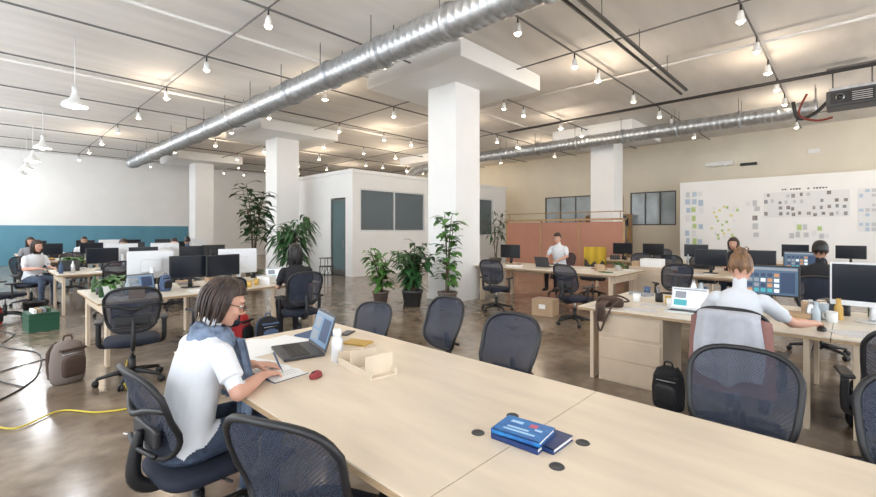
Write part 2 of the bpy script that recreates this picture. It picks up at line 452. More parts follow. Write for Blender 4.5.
def desk(name,x0,x1,y0,y1,h=.74,units=1,ax='y',topm=None):
    b=MB(); t=.034; cx,cy=(x0+x1)/2,(y0+y1)/2
    tm=topm or plyt
    N=units
    for i in range(N):
        if ax=='y':
            a=y0+(y1-y0)*i/N+.002; c=y0+(y1-y0)*(i+1)/N-.002; bx=(x0,x1,a,c)
        else:
            a=x0+(x1-x0)*i/N+.002; c=x0+(x1-x0)*(i+1)/N-.002; bx=(a,c,y0,y1)
        mx,my=(bx[0]+bx[1])/2-cx,(bx[2]+bx[3])/2-cy; sx,sy=bx[1]-bx[0],bx[3]-bx[2]
        b.box((mx,my,h-.004),(sx,sy,.008),tm); b.box((mx,my,h-.008-(t-.008)/2),(sx-.001,sy-.001,t-.008),plyedge)
        for e in(-1,1):
            if ax=='y':
                gy=my+e*(sy/2-.14)
                for q in(-1,1): b.box((mx+q*(sx/2-.1),gy,(h-t)/2),(.13,.036,h-t),ply)
                b.box((mx,gy,h-t-.07),(sx-.3,.034,.14),ply)
            else:
                gx=mx+e*(sx/2-.10)
                for q in(-1,1): b.box((gx,my+q*(sy/2-.1),(h-t)/2),(.036,.13,h-t),ply)
                b.box((gx,my,h-t-.07),(.034,sy-.3,.14),ply)
        if ax=='y': b.box((mx,my,h-t-.05),(.036,sy-.3,.1),ply)
        else: b.box((mx,my,h-t-.05),(sx-.3,.036,.1),ply)
    return b.obj(name,(cx,cy,0))
desk('communal_plywood_table',.89,2.13,-1.42,3.27,.74,2)
b=MB()
for x,y in((1.6,1.07),(1.37,1.08),(1.58,.74),(1.36,.73)):
    b.lathe([(0,.0008),(.019,.0008),(.021,.003),(.025,.003),(.027,0)],dark,(x,y,0),n=20)
b.obj('cable_grommets',(0,0,.7402))
for o in (chair(2.36,.39,180,CHN),chair(2.36,-.25,180,CHN),chair(2.33,1.74,178,CHN),chair(2.58,2.62,172,CHN),chair(.90,1.44,22,CHA)): o.scale=(1,1,.96)
chair(2.6,3.50,200,CHN).scale=(.9,.9,.80)
desk('plywood_desk',.9,3.7,6.05,7.55,.74,2,ax='x',topm=plyw)
desk('plywood_desk',.95,4.2,10.3,11.8,.74,2,ax='x',topm=plyw)
desk('plywood_desk',.8,5.4,15.0,16.5,.74,3,ax='x')
desk('plywood_desk',.8,5.4,19.2,20.6,.74,3,ax='x')
desk('plywood_desk',7.62,9.0,2.95,6.1,.76,1,topm=plyw)
desk('plywood_desk',4.4,5.95,-1.9,2.12,.74,2,topm=plyw)
desk('plywood_desk',8.7,10.2,.3,2.45,.74,1)
desk('plywood_desk',11.6,13.0,2.2,5.2,.74,1)
desk('plywood_desk',13.2,14.6,-1.5,1.6,.74,1)
b=MB(); b.box((0,0,.35),(.62,.62,.70),ply,bev=.004)
for z in(.12,.34,.57): b.box((-.316,0,z),(.012,.58,.2),ply,bev=.003)
b.box((0,.316,.35),(.56,.01,.6),ply)
b.obj('drawer_pedestal',(4.76,1.60,0))
chair(1.08,5.35,80,CHH); chair(1.95,5.5,100); chair(6.85,4.95,10); chair(6.75,3.3,-15,CHH); chair(3.88,-.24,10)
chair(1.7,9.75,95,CHH); chair(2.6,9.7,80); chair(.3,10.6,20); chair(3.5,9.8,100)
chair(10.7,3.6,190); chair(11.0,2.9,-10); chair(11.1,2.4,10); chair(8.15,2.2,30); chair(13.6,4.0,180); chair(12.6,.6,0)
chair(1.6,14.4,90); chair(2.8,14.3,80); chair(1.5,18.6,90); chair(3.2,18.6,90); chair(4.6,18.5,90)

# ---------------------------------------------------------------- desk equipment
def monitor_mesh(name,w=.53,h=.31,scr=scr_dark,imac=False,uif=False):
    b=MB(); z0=.14
    shell=alu if imac else black
    b.box((0,0,z0+h/2),(.028,w,h),shell,bev=.008)
    b.box((.0145,0,z0+h/2+(.0)),(.004,w-.03,h-.03),scr)
    if uif:
        b.box((.017,0,z0+h-.035),(.001,w-.04,.025),ui[3]); b.box((.017,w*.3,z0+h*.45),(.001,w*.24,h*.66),ui[4])
        rr=random.Random(2)
        for i in range(5):
            for j in range(4): b.box((.017,w*.12-i*w*.115,z0+.055+j*.052),(.001,w*.085,.036),rr.choice(ui))
    if imac: b.box((.0146,0,z0+.018),(.0045,w-.012,.045),alu)
    b.box((-.03,0,z0+h*.45),(.04,w*.45,h*.5),shell,bev=.018)
    b.tube([(-.05,0,z0+h*.4),(-.055,0,.1),(-.03,0,.012)],[.03,.025,.03],shell,n=10,flat=1.6)
    b.pad((-.01,0,.008),.1,.12,.006,shell,e=3,dome=.1)
    return b.mesh(name)
MD=monitor_mesh('computer_monitor'); MO=monitor_mesh('computer_monitor_lit',w=.48,scr=scr_on,uif=True); MI=monitor_mesh('all_in_one_computer',w=.56,h=.38,scr=scr_dark,imac=True)
def laptop_mesh(name,scr=scr_blue,shell=dark,ang=108):
    b=MB(); b.box((0,0,.009),(.23,.33,.016),shell,bev=.005)
    b.box((.02,0,.0178),(.11,.28,.002),black); b.box((.085,0,.0178),(.05,.1,.0015),shell)
    for i in range(4):
        for j in range(12): b.box((-.025+i*.026,-.125+j*.0228,.0195),(.02,.018,.003),black)
    M=Matrix.Translation((-.115,0,.016))@Matrix.Rotation(-math.radians(ang-90),4,'Y')
    b.box((0,0,.108),(.009,.33,.215),shell,bev=.003,M=M); b.box((.0052,0,.11),(.002,.305,.185),scr,M=M)
    b.box((.0065,0,.195),(.001,.30,.012),ui[3],M=M)
    b.box((.0065,.07,.11),(.001,.13,.13),ui[0] if scr is scr_lap else ui[4],M=M); b.box((.0065,-.08,.14),(.001,.10,.07),ui[3],M=M); b.box((.0065,-.08,.06),(.001,.12,.06),ui[1] if scr is scr_lap else ui[3],M=M)
    return b.mesh(name)
LD=laptop_mesh('laptop_dark'); LW=laptop_mesh('laptop_silver',scr_lap,alu)
kb=MB(); kb.box((0,0,.008),(.13,.42,.014),whitep,bev=.004)
for i in range(5):
    for j in range(16): kb.box((-.05+i*.025,-.195+j*.026,.017),(.019,.021,.005),paper)
KB=kb.mesh('keyboard')
def clipz(me):
    for v in me.vertices:
        if v.co.z<0: v.co.z=0
    return me
ms=MB(); ms.ball((0,0,.012),(.055,.032,.024),black,16,8); ms.box((0.02,0,.035),(.02,.006,.004),dark)
MS=clipz(ms.mesh('computer_mouse'))
mg=MB(); mg.lathe([(0,.0),(.035,0),(.04,.01),(.041,.095),(.038,.095),(.036,.012),(0,.01)],whitep,n=20); mg.tube([(.04,0,.075),(.065,0,.07),(.065,0,.03),(.04,0,.022)],.006,whitep,n=8,sub=4)
MG=mg.mesh('coffee_mug')
D=.7402
def put(me,name,x,y,deg=0,z=D): return inst(me,name,(x,y,z),math.radians(deg))
def pile(name,x,y,z,items,deg=0):
    b=MB(); h=0
    for (sx,sy,t,mt,r) in items:
        b.box((0,0,h+t/2),(sx,sy,t),mt,rz=r,bev=min(.003,t*.3))
        b.box((.002,0,h+t/2),(sx,sy-.004,t*.7),paper,rz=r); h+=t
    return b.obj(name,(x,y,z),math.radians(deg))
def supplies(x0,x1,y0,y1,n,seed,z=D):
    rnd=random.Random(seed); b=MB(); pts=[]
    for _ in range(n*6):
        if len(pts)>=n: break
        x,y=rnd.uniform(x0,x1),rnd.uniform(y0,y1)
        if any((x-p)**2+(y-q)**2<.015 for p,q in pts): continue
        pts.append((x,y)); k=rnd.random(); x-=x0; y-=y0
        if k<.2: b.box((x,y,.002),(.21,.29,.004),paper,rz=rnd.uniform(0,3))
        elif k<.4:
            h=0
            for q in range(rnd.randint(1,4)):
                t=rnd.uniform(.012,.035); b.box((x,y,h+t/2),(rnd.uniform(.14,.2),rnd.uniform(.2,.27),t),rnd.choice(bc),rz=rnd.uniform(-.4,.4)); h+=t
        elif k<.6: b.lathe([(0,0),(.035,0),(.04,.09),(.036,.09),(.03,.01),(0,.01)],rnd.choice([whitep,c_blue,dark,ochre]),(x,y,0),n=16)
        elif k<.8: b.lathe([(0,0),(.033,0),(.034,.14),(.015,.18),(.014,.22),(0,.22)],rnd.choice([steel,leafd,c_blue,glassb]),(x,y,0),n=16)
        elif k<.9:
            b.lathe([(0,0),(.04,0),(.04,.1),(.036,.1),(.036,.01),(0,.01)],black,(x,y,0),n=16)
            for q in range(5): b.cyl((x,y,.01),(x+rnd.uniform(-.04,.04),y+rnd.uniform(-.04,.04),.17),.004,rnd.choice(bc),n=6)
        else: b.box((x,y,.06),(.16,.22,.12),rnd.choice([cardboard,whitep,dark]),rz=rnd.uniform(0,3),bev=.004)
    return b.obj('desk_supplies',(x0,y0,z))
o=put(LD,'laptop',1.45,2.66,166); o.scale=(1.12,1.12,1.12)
bt=MB(); bt.lathe([(0,0),(.034,0),(.036,.006),(.036,.13),(.026,.15),(.022,.155),(.022,.16)],alu,n=24); bt.lathe([(.023,.158),(.026,.16),(.026,.195),(.02,.2),(0,.2)],whitep,n=24)
bt.obj('thermos_bottle',(1.52,2.30,D))
rm=MB(); rm.ball((0,0,.012),(.046,.028,.026),c_red,16,8); rm.box((.022,0,.036),(.02,.006,.006),black); inst(clipz(rm.mesh('mouse_red')),'computer_mouse',(1.27,2.13,D),3.5)
b=MB()
b.box((0,0,.006),(.17,.40,.012),plyt); b.box((-.08,0,.025),(.01,.40,.03),plyt); b.box((.08,0,.025),(.01,.40,.03),plyt)
b.box((0,-.15,.06),(.17,.01,.12),plyt); b.box((0,.03,.055),(.17,.01,.11),plyt); b.box((0,.18,.04),(.17,.01,.07),plyt)
b.obj('plywood_cable_tray',(1.55,2.05,D),math.radians(-8))
b=MB(); b.box((0,0,.004),(.15,.075,.008),black,bev=.003); b.box((0,0,.0085),(.14,.066,.001),scr_dark); b.obj('smartphone',(1.98,2.86,D),.5)
b=MB(); b.box((0,0,.006),(.20,.26,.012),c_blue,bev=.003); b.obj('notebook',(1.78,2.98,D),.3)
pile('yellow_notebook',1.86,2.56,D,[(.13,.19,.012,ochre,0)],20)
# open notebook being written in
b=MB()
for s_ in(-1,1):
    b.sheet(lambda u_,v_,s_=s_: V((-.1+.2*v_,s_*.148*u_,.004+.010*math.sin(min(1,u_*1.4)*pi)*.8)),14,2,paper)
    for q in range(7): b.box((-.07+q*.022,s_*.075,.0138),(.0015,.09,.0006),c_grey)
b.box((0,0,.001),(.21,.30,.002),c_blue); b.obj('open_notebook',(1.16,2.36,D),.1)
b=MB()
for (x,y,r,z) in((1.12,2.66,.35,.0005),(1.30,2.99,.3,.0005),(1.24,2.90,.1,.0015),(1.40,3.05,.7,.0025),(1.55,3.0,.2,.0005),(1.08,2.98,-.2,.0005)):
    b.box((x,y,z),(.21,.297,.0009),paper,rz=r)
b.obj('loose_papers',(0,0,D))
bb=mat('book_cover_blue',(.015,.08,.26),.3,var=.8,scale=26,var_col=(.02,.20,.50),detail=1)
b=MB()
def book(b,c,sx,sy,t,rz,cover):
    M=Matrix.Translation(c)@Matrix.Rotation(rz,4,'Z')
    b.box((0,0,.0015),(sx,sy,.003),cover,M=M); b.box((0,0,t-.0015),(sx,sy,.003),cover,M=M); b.box((.002,0,t/2),(sx-.008,sy-.01,t-.006),paper,M=M)
    b.box((-sx/2+.002,0,t/2),(.004,sy,t),cover,M=M)
c_b2=mat('cover_navy',(.01,.035,.14),.3); c_t=mat('cover_text',(.40,.60,.80),.4); c_p=mat('cover_pink',(.55,.10,.16),.4)
book(b,(0,0,0),.15,.20,.022,.05,c_b2); book(b,(.005,.005,.0222),.15,.20,.018,.12,bb)
book(b,(.045,-.045,0),.15,.20,.020,.0,c_b2)
M=Matrix.Translation((.005,.005,.0405))@Matrix.Rotation(.12,4,'Z')
for (dx,dy,sx,sy,mt) in ((-.038,.0,.012,.13,c_t),(-.014,.015,.012,.09,c_t),(.035,-.03,.03,.03,c_p),(.035,.04,.02,.05,c_t),(.01,-.06,.015,.03,c_t)): b.box((dx,dy,0),(sx,sy,.0006),mt,M=M)
b.obj('blue_books',(1.45,.92,D))

# right desk items
put(LW,'laptop',4.78,1.18,180); put(MO,'computer_monitor',5.55,.60,180); put(MI,'computer_monitor',5.35,-.14,175)
put(KB,'keyboard',4.62,.75,0); put(MS,'computer_mouse',4.66,.17,0); put(MG,'coffee_mug',5.1,1.75,0); put(MG,'coffee_mug',5.15,.12,60)
pile('paper_stack',5.05,.38,D,[(.26,.2,.02,paper,.1),(.24,.2,.02,ochre,0),(.2,.24,.03,cardboard,.1)])
b=MB()
for x,y,r in((4.66,-.12,.2),(4.72,-.02,.5),(4.98,1.5,.1),(4.62,1.55,.4)): b.box((x,y,.0005+r*.001),(.21,.297,.0009),ink,rz=r)
b.obj('loose_papers',(0,0,D))
for k,(x,y) in enumerate(((5.3,.30),(5.42,.2),(5.25,.18))):
    b=MB(); b.lathe([(0,0),(.035,0),(.04,.14),(.039,.15),(.0,.15)],(cardboard,woodm,glassb)[k],n=20); b.box((0,0,.152),(.05,.05,.004),whitep); b.obj('takeaway_cup',(x,y,D))
for k,(x,y,mt) in enumerate(((5.0,.22,glassb),(5.08,.26,steel),(5.35,.08,ochre))):
    b=MB(); b.lathe([(0,0),(.03,0),(.032,.005),(.032,.11),(.018,.14),(.016,.17),(.018,.172),(.018,.19),(0,.19)],mt,n=20); b.obj('glass_bottle',(x,y,D))
supplies(5.5,5.9,-.3,1.9,12,21); supplies(4.55,4.9,-1.2,-.4,5,22); supplies(5.0,5.3,1.0,1.6,5,23)
b=MB(); b.pad((0,0,.045),.08,.14,.045,leather,e=2.6,dome=.5); b.ball((.02,.06,.08),(.05,.07,.03),leather); b.ball((-.02,-.05,.075),(.06,.06,.028),leather)
b.tube([(.05,-.1,.05),(.1,-.16,.06),(.12,-.05,.10),(.08,.06,.08)],.010,leather,n=8,sub=5)
b.tube([(-.03,-.10,.08),(-.12,-.12,.07),(-.20,-.1,.03),(-.245,-.05,-.10),(-.25,.0,-.22),(-.24,.04,-.10),(-.2,.06,.03),(-.05,.10,.08)],.010,leather,n=8,sub=5)
b.sheet(lambda u_,v_: V((-.08-.15*min(1,v_*1.6)-.01*math.sin(u_*9),-.04+u_*.09,.07-.05*v_-(max(0,v_-.6)*.38))),8,16,leather)
b.obj('leather_handbag',(4.62,1.86,D))
put(MD,'computer_monitor',8.5,5.75,180,.7602)
put(LD,'laptop',8.35,4.75,0,.7602); pile('paper_stack',8.0,5.3,.7602,[(.21,.3,.04,paper,.1),(.2,.28,.02,cardboard,.2)]); supplies(8.0,8.8,3.2,4.1,6,31,.7602)
for x,y,a,me in((2.05,6.75,-95,MD),(2.45,6.65,-75,MD),(2.78,6.95,82,MI),(3.2,6.42,-100,LW),(1.65,7.1,90,MI),(1.5,6.7,-80,LD),
                (1.7,10.9,-90,MD),(2.4,10.9,-90,MD),(3.3,10.8,-85,MD),(2.9,11.3,90,MI),(1.2,11.2,90,LD),(3.9,11.2,90,MD),(2.1,11.3,90,MI),
                (1.3,15.6,-90,MD),(2.2,15.7,-90,MD),(3.2,15.6,-90,MD),(4.3,15.6,-90,MD),(5.0,15.9,90,MI),(2.7,16.1,90,MI),(1.3,19.8,-90,MD),(2.6,19.8,-90,MD),(4,19.8,-90,MD),(5,19.8,-90,MD)):
    put(me,'laptop' if me in(LD,LW) else 'computer_monitor',x,y,a)
for x,y,a in((1.35,6.25,90),(2.1,6.3,90),(1.75,10.55,90),(2.45,10.55,90)): put(KB,'keyboard',x,y,a)
supplies(1.0,1.3,6.2,7.3,7,41); supplies(1.7,3.5,7.2,7.45,10,42); supplies(2.4,3.0,6.15,6.4,4,43); supplies(1.0,4.0,10.4,10.75,12,44); supplies(1.2,4.0,11.5,11.75,12,45); supplies(1,5.2,15.1,15.4,14,46); supplies(1,5.2,16.1,16.4,14,47)
for x,y,a,me in((9.4,1.9,180,MD),(9.5,1.2,180,MD),(9.5,.6,180,MO),(12.3,4.6,180,MD),(12.3,3.8,180,MD),(12.3,2.8,180,MD),(13.9,1.0,180,MD),(13.9,0,180,MD)): put(me,'computer_monitor',x,y,a)
supplies(8.8,9.2,.4,2.4,9,51); supplies(11.7,12.1,2.3,5.0,10,52)
b=MB(); b.box((0,0,.4),(.4,.8,.8),ply,bev=.005)
for z in(.2,.55): b.box((-.205,0,z),(.012,.7,.28),plyt)
b.box((0,0,.88),(.3,.4,.16),whitep,bev=.01); b.box((0,.3,.85),(.25,.15,.1),cardboard)
b.obj('plywood_cabinet',(9.5,2.95,0))

# ---------------------------------------------------------------- bags, boxes
def backpack(name,x,y,rz,mt,mt2,s=1.0,z=0):
    b=MB()
    M=Matrix.Scale(s,4)
    rows=[(0.0,.12,.08),(.02,.14,.10),(.06,.15,.11),(.2,.155,.115),(.33,.14,.10),(.40,.11,.075),(.43,.05,.03)]
    b.loft([(V((0,0,z_)),V((0,a,0)),V((bb_,0,0))) for z_,a,bb_ in rows],mt,n=24,M=M)
    b.pad((.10,0,.17),.035,.10,.09,mt2,e=4,M=M); b.box((.09,0,.345),(.05,.22,.02),mt2,M=M)
    b.tube([(0,-.04,.42),(0,-.03,.47),(0,.03,.47),(0,.04,.42)],.009,mt2,n=8,sub=4,M=M)
    for s_ in(-1,1): b.tube([(-.07,s_*.06,.40),(-.15,s_*.09,.3),(-.14,s_*.1,.15),(-.09,s_*.11,.05)],.014,mt2,n=8,sub=4,M=M,flat=1.6)
    b.tube([(.085,-.09,.30),(.12,0,.31),(.085,.09,.30)],.005,steel,n=6,sub=4,M=M)
    return b.obj(name,(x,y,z),rz)
backpack('grey_backpack',.62,5.80,-1.2,mat('taupe_canvas',(.20,.16,.14),.85,bump=.4,bscale=20),mat('brown_canvas',(.07,.04,.03),.8),1.0)
backpack('black_backpack',4.12,1.15,pi,c_black,black,.85)
rn=mat('red_nylon',(.42,.012,.015),.6,bump=.3,bscale=15)
backpack('red_backpack',2.40,5.90,-1.0,rn,c_black,1.0)
backpack('black_backpack',2.62,5.58,-1.6,c_black,c_blue,.95)
backpack('black_backpack',4.75,-.1,pi,c_black,dark,.9)
backpack('red_shoulder_bag',.15,10.0,-1.0,rn,c_black,.8)
backpack('blue_tote_bag',1.7,6.9-.3,-1.2,c_blue,c_black,.5,D)
backpack('pink_tote_bag',1.18,2.95,-1.8,mat('pink_canvas',(.45,.22,.26),.85,var=.5,scale=14,bump=.4,bscale=20),c_red,.75)
b=MB(); g=mat('green_crate_plastic',(.015,.09,.05),.5)
for (c,sz) in(((0,.24,.14),(.34,.015,.28)),((0,-.24,.14),(.34,.015,.28)),((.17,0,.14),(.015,.49,.28)),((-.17,0,.14),(.015,.49,.28)),((0,0,.01),(.34,.48,.02))): b.box(c,sz,g)
for z in(.27,.2): b.box((0,0,z),(.37,.52,.012),g)
b.box((0,0,.2),(.31,.46,.15),soil)
for i in range(4): b.box((-.1+i*.06,-.05+i*.03,.30),(.04,.3,.06),[paper,cardboard,c_grey,leafd][i])
b.obj('green_storage_crate',(.66,9.2,0),.1)
b=MB(); b.box((0,0,.15),(.3,.4,.3),cardboard,bev=.004); b.box((0,0,.3),(.06,.4,.003),c_grey); b.box((-.151,0,.17),(.002,.12,.08),paper); b.obj('cardboard_box',(7.12,4.05,0),.1)
b=MB(); w=.2
for i in range(4): 
    a=pi/4+i*pi/2; b.cyl((w*math.cos(a),w*math.sin(a),0),(w*.8*math.cos(a),w*.8*math.sin(a),.75),.01,black)
for z in(.25,.5,.74): b.tube([(.2*math.cos(k*pi/12),.2*math.sin(k*pi/12),z) for k in range(24)],.009,black,closed=True,n=6)
for k in range(10): b.cyl((.2*math.cos(k*pi/5),.2*math.sin(k*pi/5),.25),(.2*math.cos(k*pi/5+.5),.2*math.sin(k*pi/5+.5),.5),.005,black,n=6)
b.box((0,0,.5),(.25,.25,.01),dark); b.obj('wire_plant_stand',(6.9,11.0,0))
b=MB(); b.tube([(.05,4.95,.012),(.2,4.7,.012),(.47,4.88,.012),(.7,4.6,.012),(.96,4.58,.012),(1.0,5.3,.012),(1.2,6.2,.012)],.007,mat('yellow_cable',(.7,.55,.04),.5),n=8,sub=8); b.obj('yellow_extension_cord')
b=MB(); b.tube([(.05,5.5,.008),(.3,5.9,.008),(.44,6.4,.008),(.5,7.4,.008),(.2,8.2,.008),(.35,9.0,.008),(.1,9.6,.008)],.007,black,n=8,sub=8); b.tube([(.3,5.9,.008),(.1,6.6,.008),(.6,7.0,.008),(.9,6.9,.008)],.006,black,n=8,sub=8); b.obj('black_floor_cable')
b=MB(); b.tube([(.75,4.0,.008),(.95,3.6,.008),(.8,3.3,.008),(1.1,3.1,.008)],.005,whitep,n=8,sub=8); b.obj('white_floor_cable')
b=MB(); b.lathe([(0,0),(.12,0),(.15,.3),(.155,.3),(.145,.3),(.115,.01),(0,.01)],black,n=24); b.obj('waste_bin',(.65,10.3,0))

# ---------------------------------------------------------------- plants
def leaf(b,p,d,L,W,mt,droop=.4,cup=.15):
    d=V(d).normalized(); up=V((0,0,1)); sd=d.cross(up)
    if sd.length<.1: sd=V((1,0,0))
    sd.normalize(); vs=[];fs=[];n=6
    for i in range(n+1):
        t=i/n; c=V(p)+d*L*t-up*droop*L*t*t; w=W*.5*math.sin(pi*min(1,(t*.93+.05))**.85)
        vs+= [c-sd*w+up*cup*w,c,c+sd*w+up*cup*w]
    for i in range(n): 
        a=i*3; fs+=[(a,a+1,a+4,a+3),(a+1,a+2,a+5,a+4)]
    b.add(vs,fs,mt)
def pot(b,r,h,mt):
    b.lathe([(0,0),(r*.72,0),(r*.95,h*.85),(r*1.03,h*.86),(r*1.03,h),(r*.93,h),(r*.9,h*.9)],mt,n=28); b.lathe([(0,h*.9),(r*.92,h*.9)],soil,n=28)
def plant(name,x,y,potr,poth,potm,H,n,LL,LW,spread,mt,trunks=3,low=.3,droop=.5,seed=1):
    rnd=random.Random(seed); b=MB(); pot(b,potr,poth,potm)
    for k in range(trunks):
        a=2*pi*k/trunks+rnd.uniform(-.5,.5); r=spread*rnd.uniform(.3,.8); top=H*rnd.uniform(.75,1)
        pts=[(rnd.uniform(-.04,.04),rnd.uniform(-.04,.04),poth*.85),(r*.3*math.cos(a),r*.3*math.sin(a),poth+(top-poth)*.5),(r*math.cos(a),r*math.sin(a),top)]
        b.tube(pts,[.016,.012,.006],bark,n=6,sub=5)
        for i in range(n):
            t=low+(1-low)*i/(n-1)
            p0,p1,p2=[V(q) for q in pts]; c=(p0*(1-t)**2+p1*2*t*(1-t)+p2*t*t)
            aa=rnd.uniform(0,2*pi); el=rnd.uniform(-.1,.8)
            d=V((math.cos(aa),math.sin(aa),el)); L=LL*rnd.uniform(.7,1.1); pet=L*.35
            q=c+d.normalized()*pet; b.tube([c,q],.004,mt,n=4)
            leaf(b,q,d,L,LW*rnd.uniform(.8,1.1),mt,droop*rnd.uniform(.6,1.3))
    return b.obj(name,(x,y,0))
plant('potted_rubber_plant',5.75,7.1,.17,.28,terra2,1.15,22,.25,.14,.4,leafm,5,.15,.6,1)
plant('potted_bushy_plant',6.05,6.45,.21,.34,terra,1.32,34,.23,.11,.55,leafd,8,.2,.7,2)
plant('potted_climbing_plant',6.55,5.95,.2,.30,terra2,1.95,22,.28,.18,.26,leafm,4,.15,.5,3)
plant('potted_small_plant',6.35,6.9,.14,.22,terra,.8,12,.2,.09,.3,leafm,4,.25,.6,9)
plant('tall_ficus_plant',5.5,12.6,.25,.4,terra2,2.95,26,.36,.2,.55,leafd,6,.4,.5,4)
plant('tall_dracaena_plant',5.95,11.2,.22,.4,terra,2.0,40,.46,.10,.65,leafd,6,.3,.9,5)
plant('potted_palm',14.6,10.6,.25,.4,terra2,2.4,20,.4,.08,.6,leafd,4,.5,.8,8)
def deskplant(x,y,seed,z=D,s=1):
    rnd=random.Random(seed); b=MB(); pot(b,.08,.12,whitep)
    for i in range(44):
        a=rnd.uniform(0,2*pi); leaf(b,(0,0,.11),(math.cos(a),math.sin(a),rnd.uniform(.3,1.6)),rnd.uniform(.14,.26),.05,leafm,.6)
    o=b.obj('desk_plant',(x,y,z)); o.scale=(s,s,s)
deskplant(1.1,6.55,1,s=1.2); deskplant(1.25,6.95,2,s=1.2); deskplant(1.3,11.4,3,s=1.5); deskplant(3.4,7.1,4); deskplant(5.0,15.3,6,s=1.3); deskplant(8.6,3.3,7,.7602,.9)

# ---------------------------------------------------------------- wall posters
def notes(name,y0,y1,z0,z1,nx,nz,cols_,x=17.52,w=.9,back=None,seed=1,jit=.0,k=.72,k2=.75):
    rnd=random.Random(seed); b=MB()
    if back: b.box((0,(y0+y1)/2,(z0+z1)/2),(.006,abs(y1-y0),z1-z0),back)
    for i in range(nx):
        for j in range(nz):
            if rnd.random()>w: continue
            sy=abs(y1-y0)/nx; sz=(z1-z0)/nz
            b.box((-.005,min(y0,y1)+sy*(i+.5)+rnd.uniform(-jit,jit),z0+sz*(j+.5)+rnd.uniform(-jit,jit)),(.004,sy*k*rnd.uniform(.75,1.1),sz*k2*rnd.uniform(.75,1.1)),rnd.choice(cols_))
    return b.obj(name,(x-.001,0,0))
pg=mat('note_green',(.45,.58,.25),.8); py=mat('note_yellow',(.75,.68,.30),.8); pb=mat('note_blue',(.45,.55,.66),.8); ph=mat('photo_dark',(.10,.09,.09),.6,var=.7,scale=9,var_col=(.4,.36,.33))
pp=mat('poster_paper',(.74,.745,.75),.8); pgr=mat('poster_light_grey',(.55,.56,.58),.8)
notes('portrait_poster',.02,2.05,1.95,2.75,12,4,[ph,ph,ph,c_grey,pgr],back=pp,seed=3,w=.75,k=.5,k2=.55,jit=.035)
notes('heading_strip',.5,1.6,2.8,2.86,16,1,[dark],seed=12,w=.8)
notes('sticky_notes',2.7,3.6,1.2,2.4,7,8,[pg,py,pp],seed=5,w=.4,jit=.05,k=.6,k2=.55)
notes('pinned_papers',3.75,4.35,1.0,2.95,3,7,[pp,pg,pgr,pb],seed=6,w=.9,jit=.03)
notes('grid_poster',-1.2,-.15,1.5,2.75,8,9,[pgr,pb,pp],back=pp,seed=7)
notes('pinned_notes',.4,1.4,1.3,1.75,6,2,[pp,pg,pgr],seed=8,w=.6,jit=.05)
notes('pinned_photos',2.15,2.6,1.3,2.6,2,5,[ph,pp,pgr],seed=9,w=.7,jit=.05,k=.6)
b=MB(); b.box((0,0,0),(.12,.9,.16),whitep,bev=.02); b.ball((-.06,-.2,-.08),.05,whitep); b.ball((-.06,.2,-.08),.05,whitep); b.obj('emergency_light',(X1-.08,3.6,4.05))
B('wall_switch_box',(X1-.04,.9,4.2),(.06,.3,.14),whitep,bev=.01); B('wall_vent',(X1-.04,2.7,3.95),(.05,.5,.1),black)

